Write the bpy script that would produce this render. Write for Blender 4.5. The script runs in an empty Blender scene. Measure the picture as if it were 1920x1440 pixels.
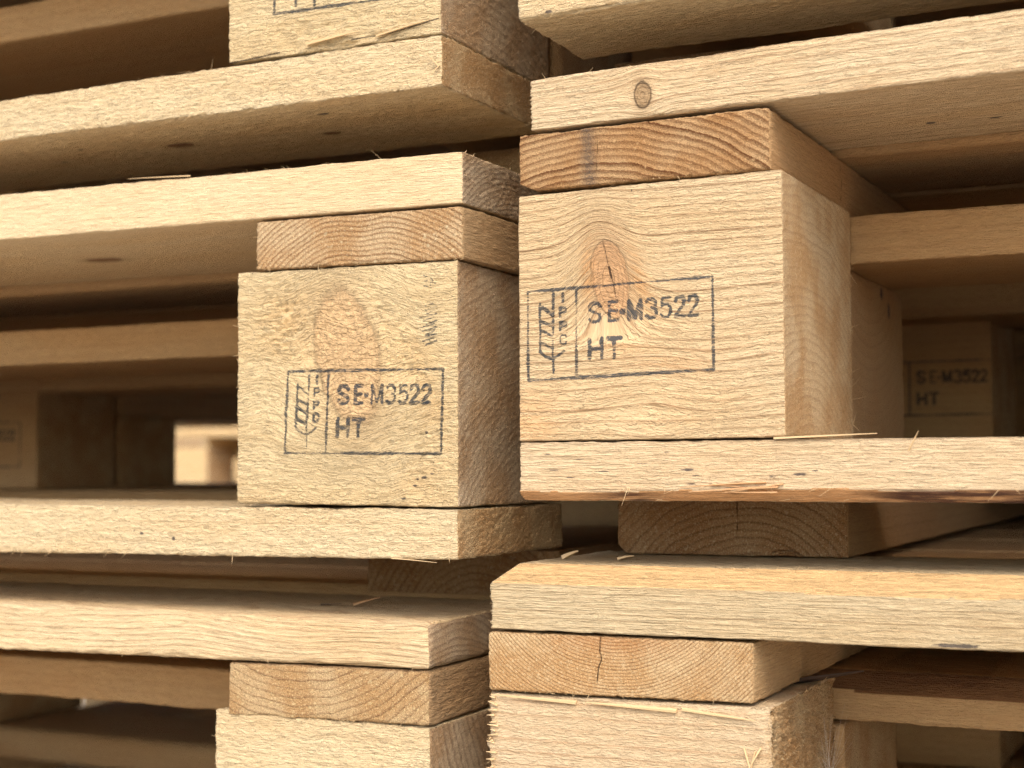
import bpy, math, random
import numpy as np
from mathutils import Matrix, Vector

# ------------------------------------------------------------------ camera, sky, sun, exposure
S = bpy.context.scene
COL = S.collection
MM = 0.001

def setup_camera():
    yaw, pitch, roll = 0.448074301, 0.0529264068, -0.00566165752
    cy, sy = math.cos(yaw), math.sin(yaw)
    f0 = Vector((-sy, cy, 0)); r0 = Vector((cy, sy, 0)); u0 = Vector((0, 0, 1))
    f = f0 * math.cos(pitch) + u0 * math.sin(pitch)
    u = -f0 * math.sin(pitch) + u0 * math.cos(pitch)
    r = r0 * math.cos(roll) + u * math.sin(roll)
    u2 = -r0 * math.sin(roll) + u * math.cos(roll)
    m = Matrix(((r.x, u2.x, -f.x, 0.24114730), (r.y, u2.y, -f.y, -0.50762971),
                (r.z, u2.z, -f.z, -0.00959378), (0, 0, 0, 1)))
    cd = bpy.data.cameras.new("camera"); cam = bpy.data.objects.new("camera", cd)
    COL.objects.link(cam); cam.matrix_world = m
    cd.sensor_width = 36; cd.lens = 36 * 2866.818 / 1920
    cd.clip_start = 0.01; cd.clip_end = 500
    cd.dof.use_dof = True; cd.dof.focus_distance = 0.555; cd.dof.aperture_fstop = 12
    S.camera = cam
setup_camera()

SUN_EL, SUN_AZ = 52, 154        # azimuth: compass style, 180 = straight in front of the long faces (from -Y)
w = bpy.data.worlds.new("World"); S.world = w; w.use_nodes = True
nt = w.node_tree; bg = nt.nodes["Background"]
sky = nt.nodes.new("ShaderNodeTexSky"); sky.sky_type = 'NISHITA'; sky.sun_disc = False
sky.sun_elevation = math.radians(SUN_EL); sky.sun_rotation = math.radians(SUN_AZ)
sky.air_density = 1.0; sky.dust_density = 3.0; sky.ozone_density = 1.0
nt.links.new(sky.outputs[0], bg.inputs[0]); bg.inputs[1].default_value = 0.15
sd = bpy.data.lights.new("sun", 'SUN'); sun = bpy.data.objects.new("sun", sd); COL.objects.link(sun)
sd.energy = 0.5; sd.angle = math.radians(30); sd.color = (1.0, 0.92, 0.80)
a = math.radians(SUN_AZ); e = math.radians(SUN_EL)
dirv = Vector((math.sin(a) * math.cos(e), math.cos(a) * math.cos(e), math.sin(e)))  # towards the sun
sun.rotation_euler = dirv.to_track_quat('Z', 'Y').to_euler()
S.view_settings.view_transform = 'Standard'; S.view_settings.look = 'None'
S.view_settings.exposure = 1.5; S.view_settings.gamma = 1
S.view_settings.use_curve_mapping = False
S.cycles.max_bounces = 10; S.cycles.diffuse_bounces = 7; S.cycles.glossy_bounces = 2
S.cycles.use_denoising = True; S.cycles.denoising_prefilter = 'NONE'

# ------------------------------------------------------------------ noise in numpy
_rng = np.random.RandomState(7)
_T = _rng.rand(4096).astype(np.float32)
def _h(i, j, k):
    return _T[(i * 73856093 ^ j * 19349663 ^ k * 83492791) & 4095]
def vnoise(x, y, z):
    xi = np.floor(x).astype(np.int64); yi = np.floor(y).astype(np.int64); zi = np.floor(z).astype(np.int64)
    fx = x - xi; fy = y - yi; fz = z - zi
    fx = fx * fx * (3 - 2 * fx); fy = fy * fy * (3 - 2 * fy); fz = fz * fz * (3 - 2 * fz)
    def L(a, b, t): return a + (b - a) * t
    r = L(L(L(_h(xi, yi, zi), _h(xi + 1, yi, zi), fx), L(_h(xi, yi + 1, zi), _h(xi + 1, yi + 1, zi), fx), fy),
          L(L(_h(xi, yi, zi + 1), _h(xi + 1, yi, zi + 1), fx), L(_h(xi, yi + 1, zi + 1), _h(xi + 1, yi + 1, zi + 1), fx), fy), fz)
    return r * 2 - 1
def fbm(x, y, z, o=3):
    s = 0; a = 1.0
    for i in range(o):
        s = s + a * vnoise(x * 2 ** i + 17.3 * i, y * 2 ** i + 5.1 * i, z * 2 ** i - 9.7 * i); a *= 0.5
    return s
def sstep(a, b, x):
    t = np.clip((x - a) / (b - a), 0, 1); return t * t * (3 - 2 * t)

# ------------------------------------------------------------------ ink stamp as strokes (mm), turned into a distance field
def glyph(ch, x, y, w_, h):
    P = {
     'S': [[(1,.82),(.8,.97),(.5,1),(.2,.97),(.02,.8),(.08,.62),(.5,.5),(.92,.38),(.98,.2),(.8,.03),(.5,0),(.2,.03),(0,.18)]],
     'E': [[(0,0),(0,1)],[(0,1),(1,1)],[(0,.52),(.9,.52)],[(0,0),(1,0)]],
     '-': [[(.2,.40),(.8,.40)],[(.2,.50),(.8,.50)]],
     'M': [[(0,0),(0,1)],[(0,1),(.5,.05)],[(.5,.05),(1,1)],[(1,1),(1,0)]],
     '3': [[(.03,.88),(.25,1),(.7,1),(.95,.85),(.95,.65),(.75,.53),(.58,.52)],[(.75,.53),(1,.38),(1,.15),(.75,0),(.25,0),(0,.12)]],
     '5': [[(.95,1),(.15,1),(.08,.55),(.35,.66),(.7,.66),(1,.48),(1,.2),(.75,0),(.25,0),(0,.13)]],
     '2': [[(.03,.75),(.15,.95),(.45,1),(.8,.97),(.98,.78),(.9,.55),(.4,.28),(.02,0),(1,0)]],
     'H': [[(0,0),(0,1)],[(1,0),(1,1)],[(0,.5),(1,.5)]],
     'T': [[(0,1),(1,1)],[(.5,1),(.5,0)]],
     'I': [[(.5,0),(.5,1)]],
     'P': [[(0,0),(0,1)],[(0,1),(.75,1),(1,.85),(1,.62),(.75,.48),(0,.48)]],
     'C': [[(1,.75),(.8,1),(.25,1),(0,.75),(0,.25),(.25,0),(.8,0),(1,.25)]],
    }[ch]
    return [[(x + a * w_, y + b * h) for a, b in pl] for pl in P]

def stamp_strokes():
    st = []   # (polyline, half width)
    W, H = 71.0, 33.0
    for pl in ([(0,0),(W,.3)], [(W,.3),(W,H)], [(W,H),(0,H)], [(0,H),(0,0)]): st.append((pl, .42))
    st.append(([(19.2,0),(19.4,H)], .42))
    xs = [(24.3,4.5,'S'),(32.2,3.0,'E'),(36.6,1.3,'-'),(39.8,4.5,'M'),(46.4,3.7,'3'),(51.9,3.5,'5'),(57.1,3.4,'2'),(62.2,3.2,'2')]
    for x, w_, ch in xs:
        for pl in glyph(ch, x, 20.0, w_, 6.8): st.append((pl, .66))
    for x, w_, ch in ((24.4,4.8,'H'),(31.6,4.7,'T')):
        for pl in glyph(ch, x, 6.8, w_, 6.8): st.append((pl, .70))
    # stacked letters and the ear of wheat
    for y, h_, ch in ((28.2,3.0,'I'),(23.0,3.0,'P'),(17.9,3.0,'P'),(12.7,3.2,'C')):
        for pl in glyph(ch, 12.9, y, 2.4, h_): st.append((pl, .42))
    for pl in ([(10.3,31.6),(10.1,20),(9.8,7.6)], [(10.1,7.3),(10.2,2.2)]): st.append((pl, .36))
    st.append(([(9.8,7.4),(7.0,8.4),(4.9,10.2),(4.8,12.5)], .46)); st.append(([(9.8,7.4),(12.0,8.4),(14.3,10.0)], .42))
    st.append(([(4.8,12),(5.0,18),(4.8,24),(4.9,28)], .42))
    for y0, y1 in ((27.0,23.6),(21.8,19.6),(18.4,15.7),(13.8,11.3)):
        st.append(([(4.8,y0),(6.4,y0-.7),(9.9,y1)], .50))
    return st
STAMP = stamp_strokes()

def strokes_sdf(U, V, strokes, reach=2.5):
    out = np.full(U.shape, reach, np.float32)
    for pl, hw in strokes:
        for (ax, ay), (bx, by) in zip(pl[:-1], pl[1:]):
            m = (U > min(ax, bx) - reach) & (U < max(ax, bx) + reach) & (V > min(ay, by) - reach) & (V < max(ay, by) + reach)
            if not m.any(): continue
            u, v = U[m], V[m]; dx, dy = bx - ax, by - ay
            t = np.clip(((u - ax) * dx + (v - ay) * dy) / max(dx * dx + dy * dy, 1e-9), 0, 1)
            d = np.hypot(u - ax - t * dx, v - ay - t * dy) - hw
            out[m] = np.minimum(out[m], d)
    return out

# ------------------------------------------------------------------ materials
def lin(c, k=.91, sat=.96):
    l_ = [((v / 255) / 12.92 if v / 255 <= 0.04045 else ((v / 255 + .055) / 1.055) ** 2.4) for v in c]
    g_ = .3 * l_[0] + .6 * l_[1] + .1 * l_[2]
    return tuple(k * t_ * (g_ + (v - g_) * sat) for v, t_ in zip(l_, (.985, 1.02, 1.0)))

class NT:
    def __init__(s, mat):
        mat.use_nodes = True; s.t = mat.node_tree; s.n = s.t.nodes; s.l = s.t.links
        s.b = s.n["Principled BSDF"]
    def v(s, sock, val):
        if hasattr(val, 'links') or isinstance(val, bpy.types.NodeSocket): s.l.new(val, sock)
        else: sock.default_value = val
    def math(s, op, a, b=0.0, c=0.0, clamp=False):
        n = s.n.new("ShaderNodeMath"); n.operation = op; n.use_clamp = clamp
        s.v(n.inputs[0], a); s.v(n.inputs[1], b)
        if len(n.inputs) > 2: s.v(n.inputs[2], c)
        return n.outputs[0]
    def attr(s, name, out='Fac'):
        n = s.n.new("ShaderNodeAttribute"); n.attribute_name = name; return n.outputs[out]
    def vmul(s, a, b):
        n = s.n.new("ShaderNodeVectorMath"); n.operation = 'MULTIPLY'; s.v(n.inputs[0], a); s.v(n.inputs[1], b); return n.outputs[0]
    def vadd(s, a, b):
        n = s.n.new("ShaderNodeVectorMath"); n.operation = 'ADD'; s.v(n.inputs[0], a); s.v(n.inputs[1], b); return n.outputs[0]
    def noise(s, vec, scale=1, det=3, rough=.55, dist=0):
        n = s.n.new("ShaderNodeTexNoise"); s.v(n.inputs['Vector'], vec); n.inputs['Scale'].default_value = scale
        n.inputs['Detail'].default_value = det; n.inputs['Roughness'].default_value = rough
        n.inputs['Distortion'].default_value = dist; return n.outputs[0]
    def ramp(s, x, pts):
        n = s.n.new("ShaderNodeValToRGB"); e_ = n.color_ramp.elements
        while len(e_) < len(pts): e_.new(0.5)
        for i, (p, c) in enumerate(pts):
            e_[i].position = p; e_[i].color = (c, c, c, 1) if not hasattr(c, '__len__') else (*c[:3], 1)
        s.v(n.inputs[0], x); return n.outputs[0]
    def mapr(s, x, a, b, c=0.0, d=1.0, smooth=True):
        n = s.n.new("ShaderNodeMapRange"); n.interpolation_type = 'SMOOTHSTEP' if smooth else 'LINEAR'
        s.v(n.inputs[0], x)
        for i, q in enumerate((a, b, c, d)): s.v(n.inputs[i + 1], q)
        return n.outputs[0]
    def mix(s, f, a, b, mode='MIX'):
        n = s.n.new("ShaderNodeMix"); n.data_type = 'RGBA'; n.blend_type = mode
        s.v(n.inputs['Factor'], f)
        for nm, q in (('A', a), ('B', b)):
            sk = [i for i in n.inputs if i.name == nm and i.type == 'RGBA'][0]
            if isinstance(q, tuple): sk.default_value = (*q[:3], 1)
            else: s.l.new(q, sk)
        return [o for o in n.outputs if o.type == 'RGBA'][0]

INK = (0.022, 0.034, 0.042)
def wood_mat(name, early, late, ringmix=.55, tone=None, tonemix=.5, relief=1.0, ridge=.10, ledge=0.19, ledge_sp=1.10,
             knotc=(125,75,38), wanec=(196,150,84), stainc=(92,52,24), stain=0.0, fuzz=.12, ringw=.55, marks=True, saw=0.0, lx=1.0):
    """sawn long grain: growth lines, fibre streaks, torn ledges; knots, ink, cracks and stains come from mesh attributes"""
    m = bpy.data.materials.new(name); t = NT(m)
    gp = t.attr('gp', 'Vector'); ph = t.attr('phase')
    wob = t.noise(t.vmul(gp, (.03, .25, .25)), 1, 2)
    ph2 = t.math('ADD', ph, t.math('MULTIPLY', wob, .3))
    fr = t.math('FRACT', ph2)
    lw = t.ramp(fr, [(0, 0), (.45, .04), (.72, .28), (.93, 1), (1, 0)])
    rn = t.n.new("ShaderNodeTexWhiteNoise"); rn.noise_dimensions = '1D'; t.l.new(t.math('FLOOR', ph2), rn.inputs['W'])
    lwv = t.math('MULTIPLY', lw, t.math('MULTIPLY_ADD', rn.outputs[0], .6, .4))
    patch = t.mapr(t.noise(t.vmul(gp, (.05, .3, .3)), 1, 2), .35, .65, .6, 1.0)
    lwv = t.math('MULTIPLY', lwv, patch)
    fib = t.noise(t.vmul(gp, (.16 * lx, 2.2, 2.2)), 1, 5, .7)
    fib2 = t.noise(t.vmul(gp, (.035, .8, .8)), 1, 3, .6)
    big = t.noise(t.vmul(gp, (.012, .045, .045)), 1, 3)
    tone = tone or tuple(min(255, q * f) for q, f in zip(early, (.97, .90, .80)))
    c = t.mix(t.mapr(big, .35, .68, 0, tonemix), lin(early), lin(tone))
    c = t.mix(t.math('MULTIPLY', lwv, ringmix), c, lin(late))
    c = t.mix(t.mapr(fib, .3, .62, .30, 0), c, lin(tuple(q * .78 for q in late)))
    c = t.mix(t.mapr(fib2, .45, .75, 0, .22), c, lin(tuple(min(255, q * 1.07) for q in early)))
    # torn ledges
    n1 = t.noise(t.vmul(gp, (.15 * lx, .48, .48)), 1, 4, .6)
    sx = t.n.new("ShaderNodeSeparateXYZ"); t.l.new(gp, sx.inputs[0])
    vv = t.math('ADD', sx.outputs[1], sx.outputs[2])
    lv = t.math('ADD', t.math('DIVIDE', vv, ledge_sp * 1.45), t.math('MULTIPLY', n1, 4.0))
    lf = t.math('FRACT', lv)
    lramp = t.ramp(lf, [(0, 0), (.2, 1), (.4, .75), (1, 0)])
    lmask = t.mapr(t.noise(t.vmul(gp, (.22 * lx, .6, .6)), 1, 4), .38, .56)
    led = t.math('MULTIPLY', lramp, lmask)
    fine = t.noise(t.vmul(gp, (1.3, 3.6, 3.6)), 1, 3, .75)
    h = t.math('MULTIPLY', led, ledge * 1.7)
    h = t.math('ADD', h, t.math('MULTIPLY', lwv, ridge))
    h = t.math('ADD', h, t.math('MULTIPLY', fib, .60))
    h = t.math('ADD', h, t.math('MULTIPLY', fib2, .30))
    h = t.math('ADD', h, t.math('MULTIPLY', fine, fuzz * .7))
    if saw:
        sv = t.math('SINE', t.math('ADD', t.math('MULTIPLY', sx.outputs[0], .62), t.math('MULTIPLY', sx.outputs[2], .22)))
        h = t.math('ADD', h, t.math('MULTIPLY', sv, saw))
        c = t.mix(t.mapr(sv, .6, 1, 0, .12), c, lin(early))
    c = t.mix(t.mapr(t.math('MULTIPLY', lf, lmask), .70, .98, 0, .20), c, lin(tuple(q * .82 for q in late)))
    c = t.mix(t.math('MULTIPLY', led, .22), c, lin(tuple(min(255, q * 1.06) for q in early)))
    c = t.mix(t.mapr(fine, .32, .68, .10, 0), c, lin(tuple(q * .7 for q in late))); c = t.mix(t.mapr(fine, .52, .75, 0, .22), c, lin(tuple(min(255, q * 1.1) for q in early)))
    rough = .78
    if marks:
        kn = t.attr('knot'); kin = t.mapr(kn, -.05, .09)
        kf = t.noise(t.vmul(gp, (.9, .9, .9)), 1, 4)
        kc = t.mix(t.mapr(kf, .35, .7), lin(knotc), lin(tuple(min(255, q * 1.22) for q in knotc)))
        kc = t.mix(t.math('MULTIPLY', lw, .45), kc, lin(tuple(q * .72 for q in knotc)))
        c = t.mix(t.math('MULTIPLY', kin, .78), c, kc)
        kr = t.math('POWER', 2.718, t.math('MULTIPLY', t.math('POWER', t.math('DIVIDE', kn, .10), 2.0), -1.0))
        kr = t.math('MULTIPLY', kr, t.attr('kring'))
        c = t.mix(t.math('MULTIPLY', kr, .8), c, lin(tuple(q * .45 for q in knotc)))
        h = t.math('ADD', h, t.math('MULTIPLY', kin, t.math('MULTIPLY', kf, .35)))
        # warm halo
        c = t.mix(t.math('MULTIPLY', t.mapr(kn, -1.0, 0), .35), c, lin(tuple((a_ + b_) / 2 for a_, b_ in zip(late, knotc))))
        wn = t.attr('wane'); wm = t.mapr(t.math('ADD', wn, t.math('MULTIPLY', t.math('SUBTRACT', fib2, .5), .5)), .35, .65)
        c = t.mix(wm, c, t.mix(t.mapr(fib2, .3, .7), lin(wanec), lin(tuple(min(255, q * 1.1) for q in wanec))))
        stn = t.math('MULTIPLY', t.attr('stain'), t.mapr(t.noise(t.vmul(gp, (.05, .5, .5)), 1, 4), .32, .55))
        c = t.mix(t.math('MINIMUM', stn, .93), c, lin(stainc))
        sp = t.attr('spot')
        spm = t.mapr(t.math('ADD', sp, t.math('MULTIPLY', t.math('SUBTRACT', t.noise(t.vmul(gp, (.6, 2, 2)), 1, 3), .5), 1.1)), .0, .35)
        c = t.mix(t.math('MULTIPLY', spm, .82), c, (.035, .03, .035))
        # ink
        ink = t.attr('ink')
        jit = t.math('MULTIPLY', t.math('SUBTRACT', t.noise(t.vmul(gp, (.45, 2.8, 2.8)), 1, 4, .65), .5), 1.5)
        im = t.mapr(t.math('ADD', ink, jit), -.10, .26, 1, 0)
        brk = t.mapr(t.math('ADD', t.math('MULTIPLY', fib, .6), t.math('MULTIPLY', t.noise(t.vmul(gp, (.35, 2.0, 2.0)), 1, 4, .7), .7)), .52, .66, .30, 1)
        c = t.mix(t.math('MULTIPLY', im, t.math('MULTIPLY', brk, .90)), c, INK)
        ck = t.attr('crack'); cm = t.mapr(t.math('ADD', ck, t.math('MULTIPLY', t.math('SUBTRACT', fine, .5), .5)), -.1, .18, 1, 0)
        c = t.mix(t.math('MULTIPLY', cm, .9), c, (.03, .012, .005))
        h = t.math('SUBTRACT', h, t.math('MULTIPLY', cm, .5))
    if stain: c = t.mix(stain, c, lin(stainc))
    t.l.new(c, t.b.inputs['Base Color']); t.b.inputs['Roughness'].default_value = rough
    t.b.inputs['Specular IOR Level'].default_value = .22
    bp = t.n.new("ShaderNodeBump"); bp.inputs['Strength'].default_value = 1.0; bp.inputs['Distance'].default_value = MM * relief * 1.55
    t.l.new(h, bp.inputs['Height']); t.l.new(bp.outputs[0], t.b.inputs['Normal'])
    return m

def end_mat(name, early, late, ringmix=.7, relief=1.0, ridge=.5, fuzz=.45, flecks=.3, ringw=.5, tone=None, stainc=(96,86,72), fleckc=(250,228,180), grit=.35):
    """sawn end grain: growth rings torn to ridges, fuzzy fibre ends, pale flecks of sawdust"""
    m = bpy.data.materials.new(name); t = NT(m)
    gp = t.attr('gp', 'Vector'); ph = t.attr('phase')
    rag = t.noise(t.vmul(gp, (.3, 1.4, 1.4)), 1, 3, .6)
    slow = t.noise(t.vmul(gp, (.02, .06, .06)), 1, 2)
    ph2 = t.math('ADD', t.math('ADD', ph, t.math('MULTIPLY', rag, .38)), t.math('MULTIPLY', slow, 1.2))
    fr = t.math('FRACT', ph2)
    lw = t.ramp(fr, [(0, 0.0), (ringw, .08), (.86, 1), (.97, .9), (1, 0)])
    rn = t.n.new("ShaderNodeTexWhiteNoise"); rn.noise_dimensions = '1D'; t.l.new(t.math('FLOOR', ph2), rn.inputs['W'])
    lwv = t.math('MULTIPLY', lw, t.math('MULTIPLY_ADD', rn.outputs[0], .5, .5))
    g1 = t.noise(gp, 1.9, 4, .65); g2 = t.noise(gp, 4.5, 3, .6)
    big = t.noise(gp, .045, 3)
    tone = tone or tuple(min(255, q * f) for q, f in zip(early, (.92, .85, .76)))
    c = t.mix(t.mapr(big, .35, .65), lin(early), lin(tone))
    c = t.mix(t.math('MULTIPLY', lwv, ringmix), c, lin(late))
    c = t.mix(t.mapr(g1, .30, .60, grit, 0), c, lin(tuple(q * .72 for q in late)))
    fz = t.noise(t.vadd(gp, (7, 3, 1)), 1.5, 5, .75)
    c = t.mix(t.mapr(fz, .52, .66, 0, fuzz * .75), c, lin(fleckc)); c = t.mix(t.mapr(fz, .34, .46, fuzz * .8, 0), c, lin(tuple(q * .6 for q in late)))
    vo = t.n.new("ShaderNodeTexVoronoi"); vo.inputs['Scale'].default_value = .42; t.v(vo.inputs['Vector'], t.vadd(gp, t.vmul(t.noise(gp, 2, 2), (1.2, 1.2, 1.2))))
    fl = t.math('MULTIPLY', t.mapr(vo.outputs['Distance'], .14, .34, 1, 0), t.mapr(t.noise(gp, .3, 2), .5, .62))
    fl = t.math('MULTIPLY', fl, flecks * 1.3, clamp=True)
    c = t.mix(fl, c, lin(fleckc))
    stn = t.math('MULTIPLY', t.attr('stain'), t.mapr(rag, .3, .6, .4, 1))
    c = t.mix(t.math('MINIMUM', stn, .9), c, lin(stainc))
    ck = t.attr('crack'); cm = t.mapr(t.math('ADD', ck, t.math('MULTIPLY', t.math('SUBTRACT', g2, .5), .5)), -.1, .18, 1, 0)
    c = t.mix(t.math('MULTIPLY', cm, .92), c, (.03, .012, .005))
    wn = t.attr('wane'); c = t.mix(t.mapr(wn, .35, .65), c, lin(tone))
    h = t.math('MULTIPLY', lwv, ridge)
    h = t.math('ADD', h, t.math('MULTIPLY', g1, fuzz * 1.3)); h = t.math('ADD', h, t.math('MULTIPLY', g2, fuzz * .5))
    h = t.math('ADD', h, t.math('MULTIPLY', fz, fuzz * 1.2)); h = t.math('ADD', h, t.math('MULTIPLY', fl, .35)); h = t.math('SUBTRACT', h, t.math('MULTIPLY', cm, .6))
    t.l.new(c, t.b.inputs['Base Color']); t.b.inputs['Roughness'].default_value = .9
    t.b.inputs['Specular IOR Level'].default_value = .1
    bp = t.n.new("ShaderNodeBump"); bp.inputs['Strength'].default_value = 1.0; bp.inputs['Distance'].default_value = MM * relief
    t.l.new(h, bp.inputs['Height']); t.l.new(bp.outputs[0], t.b.inputs['Normal'])
    return m

# ------------------------------------------------------------------ geometry of one sawn piece (all numbers in mm, world frame)
def axis(a, b, step, fine=None, fstep=None):
    """coordinates from a to b, denser inside the interval `fine`"""
    if fine is None: return np.linspace(a, b, max(2, int(round((b - a) / step)) + 1))
    f0, f1 = max(a, fine[0]), min(b, fine[1]); out = []
    if f0 > a + .01: out.append(np.linspace(a, f0, max(2, int((f0 - a) / step) + 1))[:-1])
    out.append(np.linspace(f0, f1, max(2, int((f1 - f0) / fstep) + 1)))
    if f1 < b - .01: out.append(np.linspace(f1, b, max(2, int((b - f1) / step) + 1))[1:])
    return np.concatenate(out)

def piece(name, parent, X, Y, Z, grain='x', warp=None, pith=(60, -60), sp=2.6, knots=(), cuts=(), mats=None,
          amp=.25, chip=.55, rnd=.6, stamps=(), cracks=(), spots=(), stains=(), bulge=None, wob=1.0, seed=0, rough_ends=0.0, origin=None, dent=()):
    """X,Y,Z: arrays of lattice coordinates. warp=(zb0,zt0,zb1,zt1): bottom/top heights at X[0] and X[-1] of this piece's `wx`"""
    X, Y, Z = (np.asarray(q, float) for q in (X, Y, Z))
    nx, ny, nz = len(X), len(Y), len(Z)
    faces = []
    def quad(idx, flip):
        a_, b_, c_, d_ = idx[:-1, :-1], idx[1:, :-1], idx[1:, 1:], idx[:-1, 1:]
        q = np.stack([a_, b_, c_, d_], -1).reshape(-1, 4)
        return q[:, ::-1] if flip else q
    def lid(i, j, k): return (i * ny + j) * nz + k
    I, J, K = np.arange(nx), np.arange(ny), np.arange(nz)
    fl = [quad(lid(I[:, None], 0, K[None, :]), False), quad(lid(I[:, None], ny - 1, K[None, :]), True),
          quad(lid(0, J[:, None], K[None, :]), True), quad(lid(nx - 1, J[:, None], K[None, :]), False),
          quad(lid(I[:, None], J[None, :], 0), True), quad(lid(I[:, None], J[None, :], nz - 1), False)]
    nf = [len(q) for q in fl]; F = np.concatenate(fl)
    u, inv = np.unique(F, return_inverse=True); F = inv.reshape(F.shape)
    ix, iy, iz = u // (ny * nz), (u // nz) % ny, u % nz
    P = np.stack([X[ix], Y[iy], Z[iz]], -1)
    lo = np.array([X[0], Y[0], Z[0]]); hi = np.array([X[-1], Y[-1], Z[-1]])
    so = seed * 37.7
    # rounding of arrises
    r = rnd * (1 + .7 * vnoise(P[:, 0] * .12 + so, P[:, 1] * .12, P[:, 2] * .12))[:, None]
    q = np.clip(P, lo + r, hi - r); d = P - q; L = np.linalg.norm(d, axis=1, keepdims=True)
    N = d / np.maximum(L, 1e-9)
    Q = q + N * r
    # torn arrises
    dist = np.sort(np.concatenate([P - lo, hi - P], 1), axis=1)[:, 1]
    if grain == 'x': G = P[:, [0, 1, 2]].copy()
    else: G = P[:, [1, 0, 2]].copy()
    ga, gb, gc = G[:, 0], G[:, 1], G[:, 2]
    # growth field
    px, py = pith
    rr = np.hypot(gb - px, gc - py)
    phase = rr / sp + wob * .25 * fbm(ga * .008 + so, gb * .03, gc * .03, 2)
    shift = np.zeros(len(P))
    knot = np.full(len(P), -2.0); kring = np.zeros(len(P))
    ends = {'x': 0, 'y': 1, 'z': 2}
    for kd in knots:   # dict(plane='xz', c=(a,b), r=(ra,rb), rot, amp, w, ring)
        A, B = [P[:, ends[c_]] for c_ in kd.get('plane', 'xz')]
        da, db = A - kd['c'][0], B - kd['c'][1]; ro = math.radians(kd.get('rot', 0))
        ua, ub = da * math.cos(ro) + db * math.sin(ro), -da * math.sin(ro) + db * math.cos(ro)
        ra, rb = kd['r']; dc = np.hypot(ua / ra, ub / rb)
        dc = dc + kd.get('soft', .06) * fbm(A * .25 + so, B * .25, ga * 0, 2)
        k_ = 1 - dc
        face = kd.get('face')
        ok = np.ones(len(P), bool)
        if face is not None: ok = np.abs(P[:, face[0]] - (lo, hi)[face[1]][face[0]]) < kd.get('depth', 12)
        knot = np.where(ok & (k_ > knot), k_, knot)
        kring = np.where(ok & (k_ > -.6), kd.get('ring', 1.0), kring)
        wv = kd.get('w', 1.8); am = kd.get('amp', 2.0)
        fall = np.exp(-(ua / (ra * wv)) ** 2)
        s_ = am * fall * np.tanh(ub / rb) * np.exp(-np.abs(ub) / (rb * wv * 1.6)) * ok
        phase = phase - s_ / sp; shift += s_
        phase = np.where(ok & (k_ > 0), dc * 2.5 * max(1, ra / 6), phase)
    if bulge is not None:
        s_ = bulge(P); phase = phase - s_ / sp; shift = shift + s_
    G[:, 2] = gc - shift * (1 if grain == 'x' else 1)
    G += np.array([so * 3.1, so * 1.7, so * 2.3])
    # end faces?
    if grain == 'x': endm = (np.abs(N[:, 0]) > .7)
    else: endm = (np.abs(N[:, 1]) > .7)
    ea = fbm(ga * .22 + so, gb * .9, gc * .9, 3)
    tear = np.clip(.8 * vnoise(ga * .16 + so, gb * .8, gc * .8) + .5 * vnoise(ga * .6 + so, gb * 2.1, gc * 2.1) - .1, 0, 2) + 1.1 * np.clip(vnoise(ga * .035 + so, gb * .15, gc * .15) - .15, 0, 1)
    wE = np.exp(-(dist / 1.3) ** 1.0)
    Q -= N * (chip * tear * wE)[:, None]
    h = amp * (.4 * fbm(ga * .04 + so, gb * .12, gc * .12 + so, 2) + .6 * vnoise(ga * .26, gb * 1.0 + so, gc * 1.0))
    h = np.where(endm, amp * .35 * fbm(P[:, 0] * .9 + so, P[:, 1] * .9, P[:, 2] * .9, 2), h)
    if rough_ends:
        ej = rough_ends * (vnoise(ga * 0 + so + 4, gb * .9, gc * 1.6) + .6 * vnoise(ga * 0 + so, gb * 2.2, gc * 3.1))
        h = np.where(endm, h + ej, h)
    Q += N * h[:, None]
    wane = np.zeros(len(P))
    for ct in cuts:   # dict(n=(..), p=(..), amp)
        n = np.array(ct['n'], float); n /= np.linalg.norm(n)
        s_ = (Q - np.array(ct['p'], float)) @ n + ct.get('amp', .4) * fbm(ga * .03 + so, gb * .1, gc * .1, 2)
        m = s_ > 0
        Q = np.where(m[:, None], Q - n * s_[:, None] * ct.get('k', 1.0), Q)
        wane = np.where(s_ > -.25, ct.get('w', 1.0), wane)
    for dn in dent:   # callable giving an inward depth on the front face
        dd = dn(P); Q[:, 1] += dd * (P[:, 1] - lo[1] < 1.0)
    ink = np.full(len(P), 3.0, np.float32)
    front = P[:, 1] - lo[1] < 1.5
    for (sx_, sz_, sc, strokes, tv, tu) in stamps:
        s_ = np.full(len(P), 3.0, np.float32)
        U_, V_ = (P[front, 0] - sx_) / sc, (P[front, 2] - sz_) / sc
        s_[front] = strokes_sdf(U_ - tu * V_, V_ - tv * U_, strokes) * sc + .30 * np.clip(fbm(U_ * .09 + so, V_ * .13, V_ * 0, 3), -.5, 1)
        ink = np.minimum(ink, s_)
    crack = np.full(len(P), 3.0, np.float32)
    for (pln, fc, pl, hw) in cracks:
        A, B = [P[:, ends[c_]] for c_ in pln]
        ok = np.abs(P[:, fc[0]] - (lo, hi)[fc[1]][fc[0]]) < 1.5
        s_ = strokes_sdf(A[ok], B[ok], [(pl, hw)]); crack[ok] = np.minimum(crack[ok], s_)
    spot = np.full(len(P), -2.0)
    for (pln, fc, c_, r_) in spots:
        A, B = [P[:, ends[q_]] for q_ in pln]
        ok = np.abs(P[:, fc[0]] - (lo, hi)[fc[1]][fc[0]]) < 1.5
        v_ = 1 - np.hypot((A - c_[0]) / r_[0], (B - c_[1]) / r_[1]); spot = np.where(ok & (v_ > spot), v_, spot)
    stain = np.zeros(len(P))
    for fn in stains: stain = np.maximum(stain, fn(P))
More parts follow.
